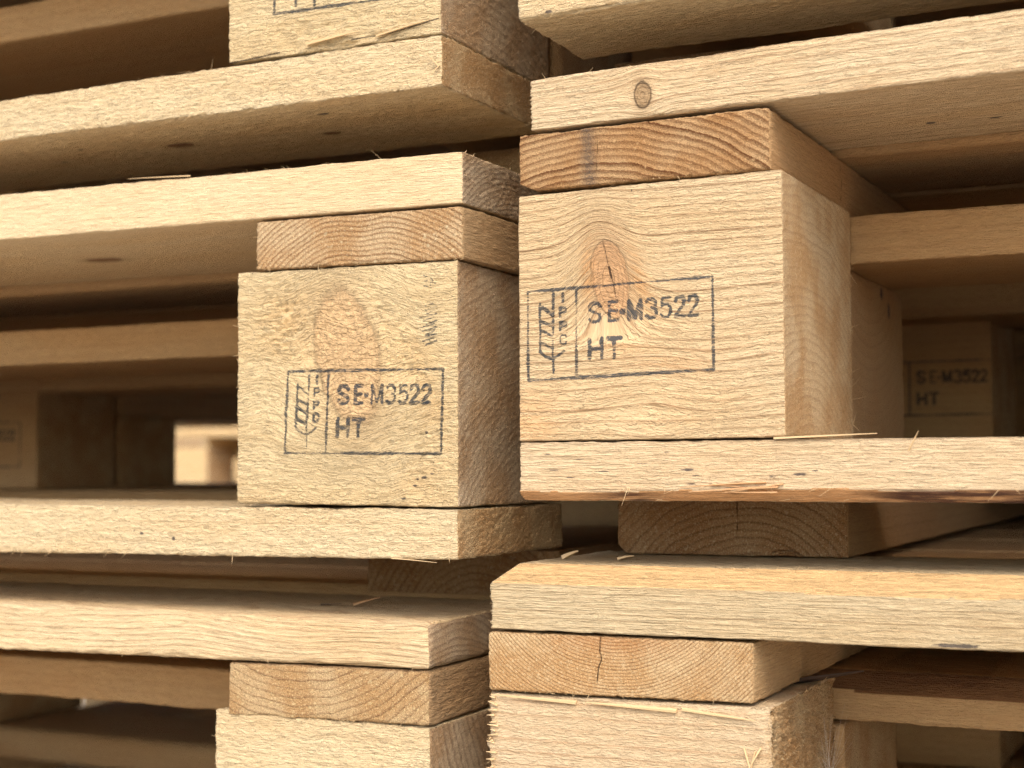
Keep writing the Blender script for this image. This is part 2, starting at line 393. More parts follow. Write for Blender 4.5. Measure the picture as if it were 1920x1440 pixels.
    # height warp
    if warp is not None:
        xa, zb0, zt0, xb, zb1, zt1 = warp
        t = np.clip((Q[:, 0] - xa) / (xb - xa), -.6, 1.6); zb = zb0 + (zb1 - zb0) * t; zt = zt0 + (zt1 - zt0) * t
        Q[:, 2] = zb + (Q[:, 2] - lo[2]) / (hi[2] - lo[2]) * (zt - zb)
    org = np.array(origin if origin is not None else (lo + hi) / 2)
    me = bpy.data.meshes.new(name)
    nV, nF = len(Q), len(F)
    me.vertices.add(nV); me.vertices.foreach_set('co', ((Q - org) * MM).astype(np.float32).ravel())
    me.loops.add(nF * 4); me.loops.foreach_set('vertex_index', F.astype(np.int32).ravel())
    me.polygons.add(nF); me.polygons.foreach_set('loop_start', np.arange(0, nF * 4, 4, dtype=np.int32))
    mi = np.zeros(nF, np.int32); c0 = np.cumsum([0] + nf)
    es = (2, 3) if grain == 'x' else (0, 1)
    for e_ in es: mi[c0[e_]:c0[e_ + 1]] = 1
    me.polygons.foreach_set('material_index', mi)
    me.polygons.foreach_set('use_smooth', np.ones(nF, bool))
    me.update(calc_edges=True)
    def at(n_, arr, ty='FLOAT'):
        A_ = me.attributes.new(n_, ty, 'POINT'); A_.data.foreach_set('vector' if ty == 'FLOAT_VECTOR' else 'value', np.asarray(arr, np.float32).ravel())
    at('gp', G, 'FLOAT_VECTOR'); at('phase', phase); at('knot', knot); at('kring', kring); at('ink', ink)
    at('crack', crack); at('spot', spot); at('stain', stain); at('wane', wane)
    me.materials.append(mats[0]); me.materials.append(mats[1])
    o = bpy.data.objects.new(name, me); COL.objects.link(o)
    place(o, parent, org)
    return o

WPOS = {}     # world position of every object made here (nothing is rotated)
def place(o, parent, org):
    wp = Vector(org) * MM; WPOS[o.name] = wp
    if parent is not None:
        o.parent = parent; o.location = wp - WPOS[parent.name]
    else: o.location = wp

# thin fibres and slivers torn loose along an arris, one mesh per piece
def slivers(name, parent_obj, pts, mat, seed=1, stuff=False):
    """pts: list of (start, end, width, thick, bend) in world mm"""
    rn = random.Random(seed); V = []; Fc = []
    for (a_, b_, wd, th, bend) in pts:
        a_, b_ = Vector(a_), Vector(b_); ax = (b_ - a_); L = ax.length or 1; ax.normalize()
        up = Vector((rn.uniform(-.3, .3), rn.uniform(-.3, .3), 1)); side = ax.cross(up)
        if side.length < .1: side = ax.cross(Vector((1, 0, 0)))
        side.normalize(); nn = side.cross(ax); n = 5; base = len(V)
        for i in range(n):
            t = i / (n - 1); c_ = a_ + ax * L * t + nn * (bend * L * 4 * t * (1 - t) * .5) + nn * bend * L * t * t
            ww = wd * (1 - t ** 2 * .85) * .5 * rn.uniform(.8, 1.1); tt = th * (1 - .7 * t) * .5
            for sx_, sz_ in ((-1, -1), (1, -1), (1, 1), (-1, 1)): V.append((c_ + side * ww * sx_ + nn * tt * sz_))
        for i in range(n - 1):
            for k in range(4):
                p0 = base + i * 4 + k; p1 = base + i * 4 + (k + 1) % 4
                Fc.append((p0, p1, p1 + 4, p0 + 4))
        Fc.append((base + 3, base + 2, base + 1, base)); e_ = base + (n - 1) * 4; Fc.append((e_, e_ + 1, e_ + 2, e_ + 3))
    org = sum(V, Vector()) / len(V)
    me = bpy.data.meshes.new(name); me.from_pydata([(v - org) * MM for v in V], [], Fc); me.materials.append(mat)
    o = bpy.data.objects.new(name, me); COL.objects.link(o)
    place(o, parent_obj, org)
    if stuff: o['kind'] = 'stuff'
    return o

# ------------------------------------------------------------------ the woods
M = {}
def W_(key, front, end): M[key] = (front, end)
end_pale = end_mat('end_grain_pale', (206,172,130), (150,108,72), ringmix=.45, ridge=.35, fuzz=.7, flecks=.25)
end_grey = end_mat('end_grain_grey', (222,190,152), (136,102,76), ringmix=.6, ridge=.5, fuzz=.75, flecks=.45, fleckc=(226,200,166))
end_tan = end_mat('end_grain_tan', (214,174,124), (156,114,74), ringmix=.3, ridge=.15, fuzz=.7, flecks=.15)
W_('cream', wood_mat('sawn_pine_cream', knotc=(104,58,28), early=(234,204,156), late=(186,138,90), ringmix=.35, ledge=0.26, ledge_sp=1.30, relief=1.1), end_grey)
W_('cream_fine', wood_mat('sawn_pine_cream_fine', lx=.6, knotc=(104,58,28), early=(232,200,153), late=(188,140,92), ringmix=.28, ledge=0.12, ledge_sp=0.80, relief=.8), end_grey)
W_('gold', wood_mat('sawn_pine_gold', (232,196,142), (188,134,80), ringmix=.5, ledge=0.19, ridge=.25, relief=.9), end_pale)
W_('block_right', wood_mat('sawn_pine_block_right', (230,196,148), (166,114,68), tone=(222,180,124), ringmix=.95, ledge=0.26, ridge=.75, ledge_sp=0.90, relief=1.0, knotc=(198,148,100), stainc=(214,150,86)), 
   end_mat('end_grain_block_right', (222,188,144), (160,118,78), ringmix=.4, ridge=.15, fuzz=.45, flecks=.2))
W_('block_left', wood_mat('sawn_pine_block_left', (240,208,156), (202,156,98), tone=(228,186,126), ringmix=.30, ledge=0.37, ledge_sp=1.00, relief=1.35, fuzz=.3, knotc=(206,164,116), stainc=(216,170,112)),
   end_mat('end_grain_block_left', (222,188,148), (152,116,84), ringmix=.5, ridge=.4, fuzz=.8, flecks=.5, fleckc=(232,204,166)))
W_('straw', wood_mat('sawn_pine_straw', (216,188,144), (162,122,78), ringmix=.7, ledge=0.21, ledge_sp=1.10, ridge=.25, relief=1.1, lx=.3, wanec=(222,176,118)), end_pale)
W_('striped', wood_mat('sawn_spruce_striped', lx=.5, early=(234,202,156), late=(172,122,78), ringmix=.9, ledge=0.24, ledge_sp=1.30, ridge=.35, relief=1.1, knotc=(150,120,82)), end_pale)
W_('pink', wood_mat('sawn_spruce_pinkish', (230,198,154), (176,134,94), ringmix=.75, ledge=0.21, ledge_sp=0.85, ridge=.25, relief=1.0, lx=.5, wanec=(190,136,84), stainc=(62,26,14)), end_pale)
W_('pinkgrain', wood_mat('sawn_spruce_rings', lx=.4, early=(232,200,152), late=(166,116,74), ringmix=.9, ledge=0.14, ridge=.35, relief=.9), end_grey)
W_('flat', wood_mat('sawn_pine_saw_marked', (224,192,150), (176,128,84), ringmix=.95, ledge=0.19, ridge=.18, relief=1.0, saw=.12, tone=(216,180,132)), end_tan)
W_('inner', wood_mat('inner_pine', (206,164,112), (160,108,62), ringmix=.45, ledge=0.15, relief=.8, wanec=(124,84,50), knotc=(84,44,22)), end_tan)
W_('string_red', wood_mat('stringer_side_reddish', (200,156,106), (150,104,62), ringmix=.5, ledge=0.12, relief=.8),
   end_mat('end_grain_reddish', (206,162,112), (104,54,22), ringmix=.95, ridge=.95, fuzz=.5, flecks=.35, ringw=.38, fleckc=(226,180,124), relief=1.0, stainc=(96,84,74)))
W_('string_wavy', wood_mat('stringer_side_tan', (190,152,106), (148,106,66), ringmix=.5, ledge=0.12, relief=.8),
   end_mat('end_grain_wavy', (222,184,136), (152,100,60), ringmix=.80, ridge=.8, fuzz=.6, flecks=.35, ringw=.5))
W_('string_pale', wood_mat('stringer_side_brown', (184,146,102), (138,100,64), ringmix=.5, ledge=0.31, relief=1.1),
   end_mat('end_grain_broad_rings', (218,180,130), (140,98,64), ringmix=.72, ridge=.7, fuzz=.7, flecks=.35, ringw=.62, fleckc=(250,220,160)))
W_('string_fine', wood_mat('stringer_side_fine', (200,162,114), (156,114,72), ringmix=.6, ledge=0.12, relief=.8),
   end_mat('end_grain_fine_rings', (220,182,132), (136,90,50), ringmix=.8, ridge=.6, fuzz=.5, flecks=.12, stainc=(170,100,44)))
W_('skid', wood_mat('skid_pine', (196,152,102), (150,104,62), ringmix=.55, ledge=0.12, relief=.8),
   end_mat('end_grain_skid', (184,142,98), (120,80,48), ringmix=.7, ridge=.5, fuzz=.5, flecks=.2, ringw=.6))
pale = wood_mat('loose_fibre', (226,190,140), (214,170,118), ringmix=0, marks=False, relief=.2)
reds = wood_mat('reddish_sliver', (214,166,116), (170,110,70), ringmix=0, marks=False, relief=.2)
cobw = bpy.data.materials.new('cobweb'); cobw.use_nodes = True
cobw.node_tree.nodes['Principled BSDF'].inputs['Base Color'].default_value = (.62, .54, .44, 1)

# ------------------------------------------------------------------ pallets
def pallet_root(label, group, base):
    o = bpy.data.objects.new('pallet', None); COL.objects.link(o)
    o['label'] = label; o['category'] = 'pallet'; o['group'] = group
    o.empty_display_size = .05; place(o, None, base); return o

FR = (-262, 188)
def coarse(a_, b_, s): return axis(a_, b_, s)
def rough(name, root, x, y, z, grain='x', key='inner', seed=0, sx=12, sy=12, sz=5, **kw):
    return piece(name, root, axis(*x, sx), axis(*y, sy), axis(*z, sz), grain=grain, mats=M[key], seed=seed, chip=.4, **kw)

def pallet_body(root, xl, xr, z0, corner, s, deck=((100, 195), (205, 300), (310, 405), (415, 510), (520, 600), (610, 700), (705, 800)),
                short=71, skid=None, mid_x=None, xb_y=(107, 209), xb_z=(71, 91), skip_mid_back=False, key='inner', xb_kw=None):
    """everything behind the front pieces; z0 = underside of the blocks; corner = x-range of the visible corner column"""
    mid_x = mid_x or ((xl + xr) / 2 - 50, (xl + xr) / 2 + 50)
    far = (xl, xl + 100) if corner[0] > (xl + xr) / 2 else (xr - 100, xr)
    for k, (a_, b_) in enumerate(((350, 450), (703, 800))):
        rough('bottom_board', root, (xl, xr), (a_, b_), (z0 - 22, z0 - .6), seed=s + k, key=key)
    for k, (a_, b_) in enumerate((skid or corner, mid_x, far)):
        if k == 0: continue
        rough('runner_board', root, (a_ + 3, b_ - 3), (75, 800), (z0 - 44, z0 - 22.6), grain='y', seed=s + 5 + k, key=key)
    for k, (a_, b_) in enumerate((mid_x, far)):
        rough('block', root, (a_, b_), (0, 100), (z0, z0 + 90.4), seed=s + 10 + k, sz=12, key=key)
        rough('stringer_board', root, (a_ + 2, b_ - 2), (0, 800), (z0 + 91, z0 + 112.4), grain='y', seed=s + 12 + k, key=key)
    for k, c_ in enumerate((corner, mid_x, far)):
        for j, (a_, b_) in enumerate(((350, 450), (700, 800))):
            if k == 1 and skip_mid_back: continue
            if k == 0 and j == 0 and corner[0] >= 0: continue
            rough('block', root, c_, (a_, b_), (z0, z0 + short - .6), seed=s + 20 + k * 2 + j, sz=12, key=key)
    for k, (a_, b_) in enumerate(((350, 450), (700, 800))):
        rough('cross_board', root, (xl + 2, xr - 2), (a_, b_), (z0 + short, z0 + 90.6), seed=s + 30 + k, key=key)
    rough('cross_board', root, (xl, xr) if False else ((xl, xr)), xb_y, (z0 + xb_z[0], z0 + xb_z[1] - .4), seed=s + 33, sx=3, sy=3, sz=1.5, key=key,
          amp=.4, pith=(xb_y[0] + 60, z0 + 30), sp=3.5, **(xb_kw or {}))
    for k, (a_, b_) in enumerate(deck):
        rough('deck_board', root, (xl, xr), (a_, b_), (z0 + 113.6, z0 + 134.5), seed=s + 40 + k, sx=6 if k < 2 else 14, sy=5, key=key, pith=(a_ + 40, z0 + 60), sp=3.2)

def fringe(parent_obj, a_, b_, n, seed, ln=(1.5, 6), out=(0, -1, 0), mat=None, th=.14, spread=.7):
    """thin fibres along the arris a_ -> b_, leaning out of the face"""
    rn = random.Random(seed); pts = []
    a_, b_ = Vector(a_), Vector(b_); ax = (b_ - a_).normalized(); out = Vector(out)
    for i in range(int(n * .38)):
        p = a_.lerp(b_, rn.random()); L = ln[0] * .5 + (ln[1] - ln[0] * .5) * rn.random() ** 2.6
        d = (ax * rn.uniform(-1, 1) * 1.6 + out * rn.uniform(.15, 1) + Vector((rn.uniform(-spread, spread), rn.uniform(-.5, .1), rn.uniform(-spread, spread)))).normalized()
        pts.append((p - d * .6 - out * .3, p + d * L, rn.uniform(.6, 1.3) * th, th * .8, rn.uniform(-.15, .15)))
    return slivers('loose_fibres', parent_obj, pts, mat or pale, seed, stuff=True)

GL, GR = 'pallets in the left stack', 'pallets in the right stack'

# ---- right stack, middle pallet (block with the large stamp)
r = pallet_root('pine pallet in right stack, large full stamp below a split knot on its corner block', GR, (600, 400, -44))
def bulgeR(P):
    x, z = P[:, 0], P[:, 2]
    g = sstep(95, 58, z) * sstep(28, 50, z)
    g2 = np.exp(-((x - 33.5 - (66 - z) * .12) / (9 + (80 - z).clip(0, 40) * .15)) ** 2)
    s_ = 15 * g * g2 + 1.0 * vnoise(x * .03, z * .05, z * 0) + 2.0 * sstep(48, 20, z) * vnoise(x * .04 + 3, z * .08, z * 0)
    return s_
b_RB = piece('block', r, axis(0, 100, .45), axis(0, 100, 1.4, (0, 6), .6), axis(-1, 91, .45), mats=M['block_right'], amp=.28, chip=.35,
      warp=(0, -1.0, 89.8, 100, -.7, 91.0), pith=(30, -70), sp=3.3, bulge=bulgeR, seed=3,
      knots=[dict(plane='xz', c=(36.4, 57.5), r=(7.0, 14.5), rot=10, amp=.6, ring=0.12, w=1.1, face=(1, 0), soft=.04)],
      cracks=[('xz', (1, 0), [(33.9, 71), (35, 66), (36.1, 61.5), (37.8, 55), (38.6, 50.5)], .14), ('xz', (1, 0), [(36, 61.8), (37, 57.8)], .35)],
      spots=[('xz', (1, 0), (45, 89), (.5, .5))],
      stains=[lambda P: .62 * np.exp(-(((P[:, 0] - 27.5) / 2.6) ** 2 + ((P[:, 2] - 60) / 11) ** 2)) + .6 * np.exp(-(((P[:, 0] - 47 + (P[:, 2] - 60) * .25) / 3.2) ** 2 + ((P[:, 2] - 55) / 12) ** 2)) + .45 * sstep(26, 4, P[:, 0]) * sstep(26, 6, P[:, 2]) + .35 * np.exp(-(((P[:, 0] - 55) / 22) ** 2 + ((P[:, 2] - 27 + (P[:, 0] - 55) * .2) / 5) ** 2))], stamps=[(3.8, 21.7, 1.0, STAMP, .014, .0)])
b_RS = piece('stringer_board', r, axis(.4, 96, .45), axis(0, 800, 14, (0, 225), 1.3), axis(91.3, 112.6, .45), grain='y', mats=M['string_red'],
      warp=(0, 91.6, 112.4, 96, 91.3, 113.1), pith=(30, 4), sp=2.55, seed=5, amp=.35, chip=.7, rnd=1.0,
      cuts=[dict(n=(-.5, 0, -1), p=(6, 0, 91.4), w=0)],
      cracks=[('xz', (1, 0), [(31.8, 110), (32, 104), (31.3, 96)], .05), ('yz', (0, 1), [(101, 110), (103, 103), (101, 95)], .4)],
      stains=[lambda P: .75 * np.exp(-((P[:, 0] - 28.5 + (P[:, 2] - 100) * .05) / 2.8) ** 2) * sstep(1.2, 0, P[:, 1])])
b_RD = piece('deck_board', r, axis(5.4, 1200, 14, (5.4, 190), .7), axis(0, 94, 1.6, (0, 4), .8), axis(113, 134, .6), mats=M['striped'],
      warp=(5.4, 113.7, 132.8, 180, 115.8, 136.0), pith=(60, 60), sp=2.6, seed=7, amp=.35, chip=.8, wob=2.5, rough_ends=.5,
      knots=[dict(plane='xz', c=(49.6, 121.8), r=(3.2, 5.0), rot=4, amp=3.4, w=2.2, ring=1.0, face=(1, 0), depth=8)],
      spots=[('xy', (2, 0), (139.2, 61.4), (2.4, 2.0)), ('xy', (2, 0), (162.0, 64.2), (3.2, 1.8)), ('xy', (2, 0), (139.3, 3.4), (.7, .6))])
b_RBt = piece('bottom_board', r, axis(.1, 1200, 14, (.1, 190), .6), axis(0, 97, 1.8, (0, 5), .7), axis(-22.6, -1.5, .55), mats=M['pink'],
      pith=(50, -90), sp=2.0, seed=9, amp=.35, chip=.9, rnd=.5, rough_ends=.4,
      cuts=[dict(n=(0, -1, -.85), p=(0, 0, -18.6), amp=1.0)],
      spots=[('xz', (1, 0), c_, r_) for c_, r_ in (((104.7, -13.2), (3.2, .55)), ((65, -11.6), (3.4, .6)), ((95.5, -14.0), (2.5, .35)), ((135, -9.1), (1.4, .3)),
             ((24, -7.5), (2.5, .3)), ((48, -9.5), (2.8, .35)), ((33, -12), (4, .3)), ((57, -5.5), (1.6, .3)), ((68, -13.6), (2, .35)), ((11, -5.8), (2.2, .3)),
             ((8, -9.5), (1.3, .3)), ((121, -6.2), (1.5, .25)), ((20, -14.2), (2.6, .3)), ((42, -14.5), (2, .25)), ((82, -8), (1.2, .25)), ((110, -12), (1.6, .3)), ((66, -16.6), (2.2, .4)), ((14, -11.6), (3, .3)))],
      stains=[lambda P: sstep(-17.8, -19.2, P[:, 2]) * np.maximum(.9 * sstep(118, 140, P[:, 0]), .8 * np.exp(-((P[:, 0] - 44) / 12) ** 2)) * (P[:, 1] < 20)])
piece('runner_board', r, axis(10.4, 104, .7), axis(70, 800, 14, (70, 330), 2), axis(-45.5, -23, .7), grain='y', mats=M['skid'], pith=(62, -78), sp=3.0, seed=11, amp=.3, chip=.6,
      cuts=[dict(n=(-1, 0, -1), p=(12.5, 0, -43.2), w=0)],
      knots=[dict(plane='xz', c=(80, -46), r=(7, 3.2), amp=4, w=2.0, ring=.6, face=(1, 0))],
      cracks=[('xz', (1, 0), [(60.5, -24), (61, -32), (60.2, -38)], .18)])
piece('block', r, axis(3, 94, 2), axis(116, 230, 1.0), axis(-.4, 70.6, .8), mats=(M['string_red'][0], M['string_red'][0]), pith=(158, 120), sp=5, seed=12, amp=.4, chip=.8,
      spots=[('yz', (0, 1), (184, 66.5), (3.2, 3.4)), ('yz', (0, 1), (199, 60), (3.0, 4.6))])
piece('block', r, axis(10, 110, .8), axis(400, 500, 3), axis(-.4, 81, .8), mats=M['inner'], pith=(450, 160), sp=4, seed=13, amp=.3, stamps=[(45, 18.0, .95, STAMP, 0, 0)])
pallet_body(r, 0, 1200, 0, (0, 100), 100, deck=((99, 196), (202, 300), (310, 405), (415, 510), (520, 600), (610, 700), (705, 800)), skid=(10, 104), short=71)
fringe(b_RD, (6, 0, 133.4), (180, 0, 136), 12, 1, ln=(.6, 2.5), out=(0, -.6, .8))
fringe(b_RD, (20, -.2, 126), (180, -.2, 132), 34, 2, ln=(1, 4), out=(0, -.5, .2), th=.10)
fringe(b_RBt, (1, -.3, -18.5), (178, -.3, -18.5), 60, 3, out=(0, -.5, -.6), ln=(1.5, 7))
fringe(b_RBt, (1, 1.5, -22), (178, 3, -22), 30, 4, out=(0, -.2, -1), ln=(1, 4))
fringe(b_RB, (100, 99, 2), (100, 100, 70), 46, 5, out=(1, .3, 0), ln=(1.5, 6), th=.16)
fringe(b_RB, (1, 0, 90), (99, 0, 91), 14, 6, out=(0, -.6, .5), ln=(1, 3), th=.1)
fringe(b_RS, (1, 0, 92), (96, 0, 91.6), 30, 7, out=(0, -.7, -.5), ln=(.6, 2.2))
fringe(b_RS, (96, 0, 92), (96, 60, 92), 24, 8, out=(.6, 0, -.8), ln=(.6, 2.4))
slivers('splinter', b_RBt, [((96, -.2, -1.0), (131, -.6, .1), 1.3, .7, .002)], pale, 3)
slivers('splinter', b_RBt, [((97.3, -.4, -17.4), (66, -2.6, -19.9), 2.0, .5, .02), ((99, -.3, -16.5), (78, -2.4, -19.6), 1.0, .4, .0), ((93, -.4, -16), (62, -1.8, -18.4), 1.4, .4, .02),
     ((97, -.5, -19.4), (79, -2.0, -18.9), 1.6, .4, -.02), ((74, -.3, -16.6), (90, -1.9, -18.8), .8, .3, .03)], reds, 4)
slivers('splinter', b_RBt, [((141, -.2, -5.6), (145, -2.6, .8), .5, .3, .02)], pale, 5)

# ---- right stack, upper pallet: only its front bottom board shows
r = pallet_root('pine pallet at the top of the right stack, only its waney bottom board in view', GR, (600, 400, 134))
p_ = piece('bottom_board', r, axis(0, 1200, 14, (0, 190), .8), axis(0, 97, 1.2), axis(156, 178, .7), mats=M['cream'], pith=(60, 100), sp=3.4, seed=21, amp=.55, chip=1.3, rnd=1.0,
      warp=(0, 155.8, 178, 100, 156.3, 178), cuts=[dict(n=(0, 1, -.55), p=(0, 62, 156), amp=1.6, w=.0)],
      spots=[('xz', (1, 0), (13, 157.5), (1.8, .8)), ('xy', (2, 0), (62, 70), (2.5, 1.2))])
fringe(p_, (0, 0, 156), (60, 0, 156), 10, 21, out=(0, -.4, -.8))
fringe(p_, (0, 2, 156), (0, 95, 156), 26, 22, out=(-1, 0, -.3), ln=(.6, 2.4))
piece('runner_board', r, axis(10, 104, 4), axis(72, 800, 14), axis(134.6, 155.4, 3), grain='y', mats=M['skid'], seed=22)
rough('block', r, (0, 100), (0, 100), (178.6, 269), seed=23, sx=4, sy=8, sz=4, key='gold')
rough('stringer_board', r, (1, 97), (0, 800), (269.6, 291), seed=24, grain='y')
rough('deck_board', r, (4, 1200), (0, 95), (291.6, 312), seed=25)
rough('block', r, (3, 98), (108, 208), (178.6, 249), seed=26)
pallet_body(r, 0, 1200, 178.4, (0, 100), 200)

# ---- right stack, lower pallet: waney deck board, split stringer end
r = pallet_root('pine pallet in right stack with a smooth orange upper edge and cracked end grain', GR, (600, 400, -227))
b_CD = piece('deck_board', r, axis(-12, 1200, 14, (-12, 190), .6), axis(0, 96, 1.5, (0, 14), .6), axis(-69.7, -46, .55), mats=M['straw'],
      pith=(48, -130), sp=1.9, seed=31, amp=.35, chip=.7, rnd=.4, rough_ends=.8,
      cuts=[dict(n=(0, -.64, .77), p=(0, 0, -52.8), amp=.5), dict(n=(-.66, 0, .76), p=(-11.6, 0, -52.6), amp=.3, w=.4)],
      stains=[lambda P: .0 * P[:, 0]], spots=[('xz', (1, 0), (155, -68.4), (9, .8))])
b_CS = piece('stringer_board', r, axis(-13.3, 87.5, .45), axis(0, 800, 14, (0, 220), 1.4), axis(-92.6, -70.6, .45), grain='y', mats=M['string_fine'],
      warp=(-13.3, -92.4, -70.8, 87.5, -91.2, -70.6), pith=(36, -36), sp=1.25, seed=33, amp=.35, chip=.8, rnd=.8,
      cracks=[('xz', (1, 0), [(31.6, -70.5), (31.2, -76), (31.9, -79), (30.7, -82), (30.1, -87.3)], .17)],
      stains=[lambda P: .5 * np.exp(-(((P[:, 0] - 36) / 24) ** 2 + ((P[:, 2] + 71) / 6) ** 2)) * (P[:, 1] < 2)])
def tornR(P):
    x, z = P[:, 0], P[:, 2]
    return 1.6 * sstep(90.5, 93.4, x) * (.5 + .5 * vnoise(x * .4, z * .9, z * 0)) + .9 * sstep(-96.5, -94.5, z) * (.5 + .7 * vnoise(x * .07, z * .6, z * 0))
b_CB = piece('block', r, axis(-12.8, 93.6, .5), axis(0, 86, 1.4, (0, 8), .7), axis(-182.5, -93, 3, (-125, -93), .5), mats=M['flat'],
      warp=(-12.8, -182.5, -93.2, 93.4, -182.5, -92.2), pith=(30, -250), sp=4.4, seed=35, amp=.3, chip=1.3, rnd=.9, dent=[tornR], rough_ends=1.3)
fringe(b_CB, (93, 0, -94), (93, 0, -122), 60, 31, out=(.7, -.7, 0), ln=(1, 5), th=.18)
fringe(b_CB, (-12.6, 0, -94), (-12.6, 0, -122), 12, 32, out=(-1, -.2, 0), ln=(.8, 2.2), th=.2)
fringe(b_CB, (93, 0, -93), (97, 80, -90), 40, 33, out=(.5, -.3, .7), ln=(1, 4), th=.15)
rn = random.Random(5)
slivers('torn_splinters', b_CB, [((-10 + rn.uniform(-2.5, 1), -.1, z + rn.uniform(-.5, .5)), (-12.8 + rn.uniform(-1.2, .6), -.5, z + rn.uniform(-1.2, .7)), rn.uniform(.5, 2.4), .6, .03)
     for z in list(np.arange(-95, -101, -1.9)) + list(np.arange(-103, -112, -1.2)) + list(np.arange(-115, -124, -1.5))], pale, 6, True)
slivers('splinter', b_CB, [((22, -.1, -94.6), (-12, -.5, -93.6), 1.6, .9, .0), ((60, -.1, -95.0), (26, -.7, -94.2), 2.4, .9, .0), ((62, -.1, -94.4), (88, -1.2, -96.2), 1.6, .7, -.01),
     ((88, -.5, -107), (86, -2.0, -118), .9, .4, .04), ((84, -.5, -106), (88.5, -3.2, -119), .5, .3, .02), ((90, -.5, -105.5), (87, -2.6, -111.5), 1.6, .6, .03)], pale, 7, True)
slivers('splinter', b_CS, [((84, 62, -92.0), (110, 66, -87.3), 6.5, 1.4, .015)], M['inner'][0], 8)
fringe(b_CS, (-13, 0, -92.4), (87, 0, -91.4), 40, 34, out=(0, -.6, -.7), ln=(.5, 1.8))
fringe(b_CD, (-10, 7, -46), (180, 8, -45.6), 110, 35, out=(0, -.3, .8), ln=(.5, 2.4), th=.18)
fringe(b_CD, (-12, 0, -53), (178, 0, -53), 40, 36, out=(0, -.6, .4), ln=(1, 5), th=.12)
fringe(b_CD, (-12, 0, -69), (-12, 0, -54), 16, 37, out=(-1, -.3, 0), ln=(.8, 3))
piece('runner_board', r, axis(10, 104, 4), axis(72, 800, 14), axis(-226.5, -205.5, 3), grain='y', mats=M['skid'], seed=36)
rough('bottom_board', r, (-12, 1200), (0, 97), (-205, -183.2), seed=37)
rough('block', r, (-4, 93), (104, 204), (-183, -113.6), seed=38, sx=3, sy=2, sz=2)
piece('block', r, axis(10, 110, .8), axis(400, 500, 3), axis(-183.4, -103, .8), mats=M['inner'], pith=(450, -20), sp=4, seed=39, amp=.3, stamps=[(42, -150, .95, STAMP, 0, 0)])
pallet_body(r, -10, 1190, -183.5, (0, 100), 300, xb_kw=dict(cuts=[dict(n=(0, -.75, .66), p=(0, 107, -100.4), amp=.7)], stains=[lambda P: .45 * (np.sin(P[:, 0] * .055 + 1) > .3) * sstep(-97, -93, P[:, 2])]))

# ---- left stack, middle pallet (block with the lower stamp)
l = pallet_root('pine pallet in left stack, full stamp over a big oval knot on its block', GL, (-625, 400, -70))
def bulgeL(P):
    x, z = P[:, 0], P[:, 2]
    d_ = np.hypot((x + 74), (z - 34) * .75)
    ang = np.arctan2(z - 34, x + 74)
    return 9 * np.exp(-((d_ - 22) / 12) ** 2) * np.sign(z - 34) * np.abs(np.sin(ang)) + 2.2 * np.exp(-((d_ - 30) / 22) ** 2) * vnoise(x * .07, z * .07, z * 0)
def dentL(P):
    x, z = P[:, 0], P[:, 2]
    m = np.exp(-(((x + 103) / 18) ** 2 + ((z - 47) / 16) ** 2)) + .9 * np.exp(-(((x + 45 + (z - 30) * .5) / 8) ** 2 + ((z - 35) / 26) ** 2)) + .8 * np.exp(-(((x + 38) / 14) ** 2 + ((z + 4) / 14) ** 2))
    return 2.2 * m * (.4 * np.abs(vnoise(x * .30, z * .5, z * 0)) + .4 * np.abs(vnoise(x * .14, z * .75, z * 0)) + .2 * vnoise(x * .9, z * 1.1, z * 0))
b_LB = piece('block', l, axis(-126, -25.3, .45), axis(0, 100, .9, (0, 6), .6), axis(-25, 68.4, .45), mats=M['block_left'], amp=.5, chip=.7, rnd=.7,
      warp=(-126, -24.3, 68.6, -25.3, -25.3, 67.5),
      stains=[lambda P: .62 * np.exp(-(((P[:, 0] + 104) / 15) ** 2 + ((P[:, 2] - 48) / 15) ** 2)) + .55 * np.exp(-(((P[:, 0] + 43 + (P[:, 2] - 30) * .4) / 8) ** 2 + ((P[:, 2] - 18) / 26) ** 2)) + .4 * np.exp(-(((P[:, 0] + 42) / 12) ** 2 + ((P[:, 2] + 14) / 9) ** 2)) + .3 * sstep(-8, -22, P[:, 2]) * sstep(-95, -120, P[:, 0])], pith=(80, -90), sp=3.2, bulge=bulgeL, seed=43, dent=[dentL],
      knots=[dict(plane='xz', c=(-74, 33), r=(14, 27), rot=14, amp=2.0, ring=0.5, w=1.3, face=(1, 0), depth=3, soft=.05)],
      spots=[('xz', (1, 0), c_, r_) for c_, r_ in (((-40, -14.0), (1.5, .7)), ((-44, -17), (1.1, .5)), ((-43, -14.6), (1.0, .5)), ((-49, -22), (1.6, .5)), ((-39, 3.2), (.9, .7)), ((-38.8, 14.6), (1.4, .7)), ((-36.6, -12.5), (1, .4)))],
      cracks=[('xz', (1, 0), [(-47, 30), (-46.6, 20), (-47.5, 8)], -.02)],
      stamps=[(-102.9, -4.7, .985, STAMP, -.006, .04), (0, 0, 1, [([(-40 + (i % 2) * 3.2, 63.5 - i * 1.0), (-37 + (i % 3) * 1.1, 62.2 - i * 1.0)], .14) for i in range(5)] +
              [([(-42 + (i % 3) * 1.5, 51 - i * 1.3), (-35.5 + (i % 2) * 1.2, 52.5 - i * 1.3)], .12) for i in range(12)], 0, 0)])
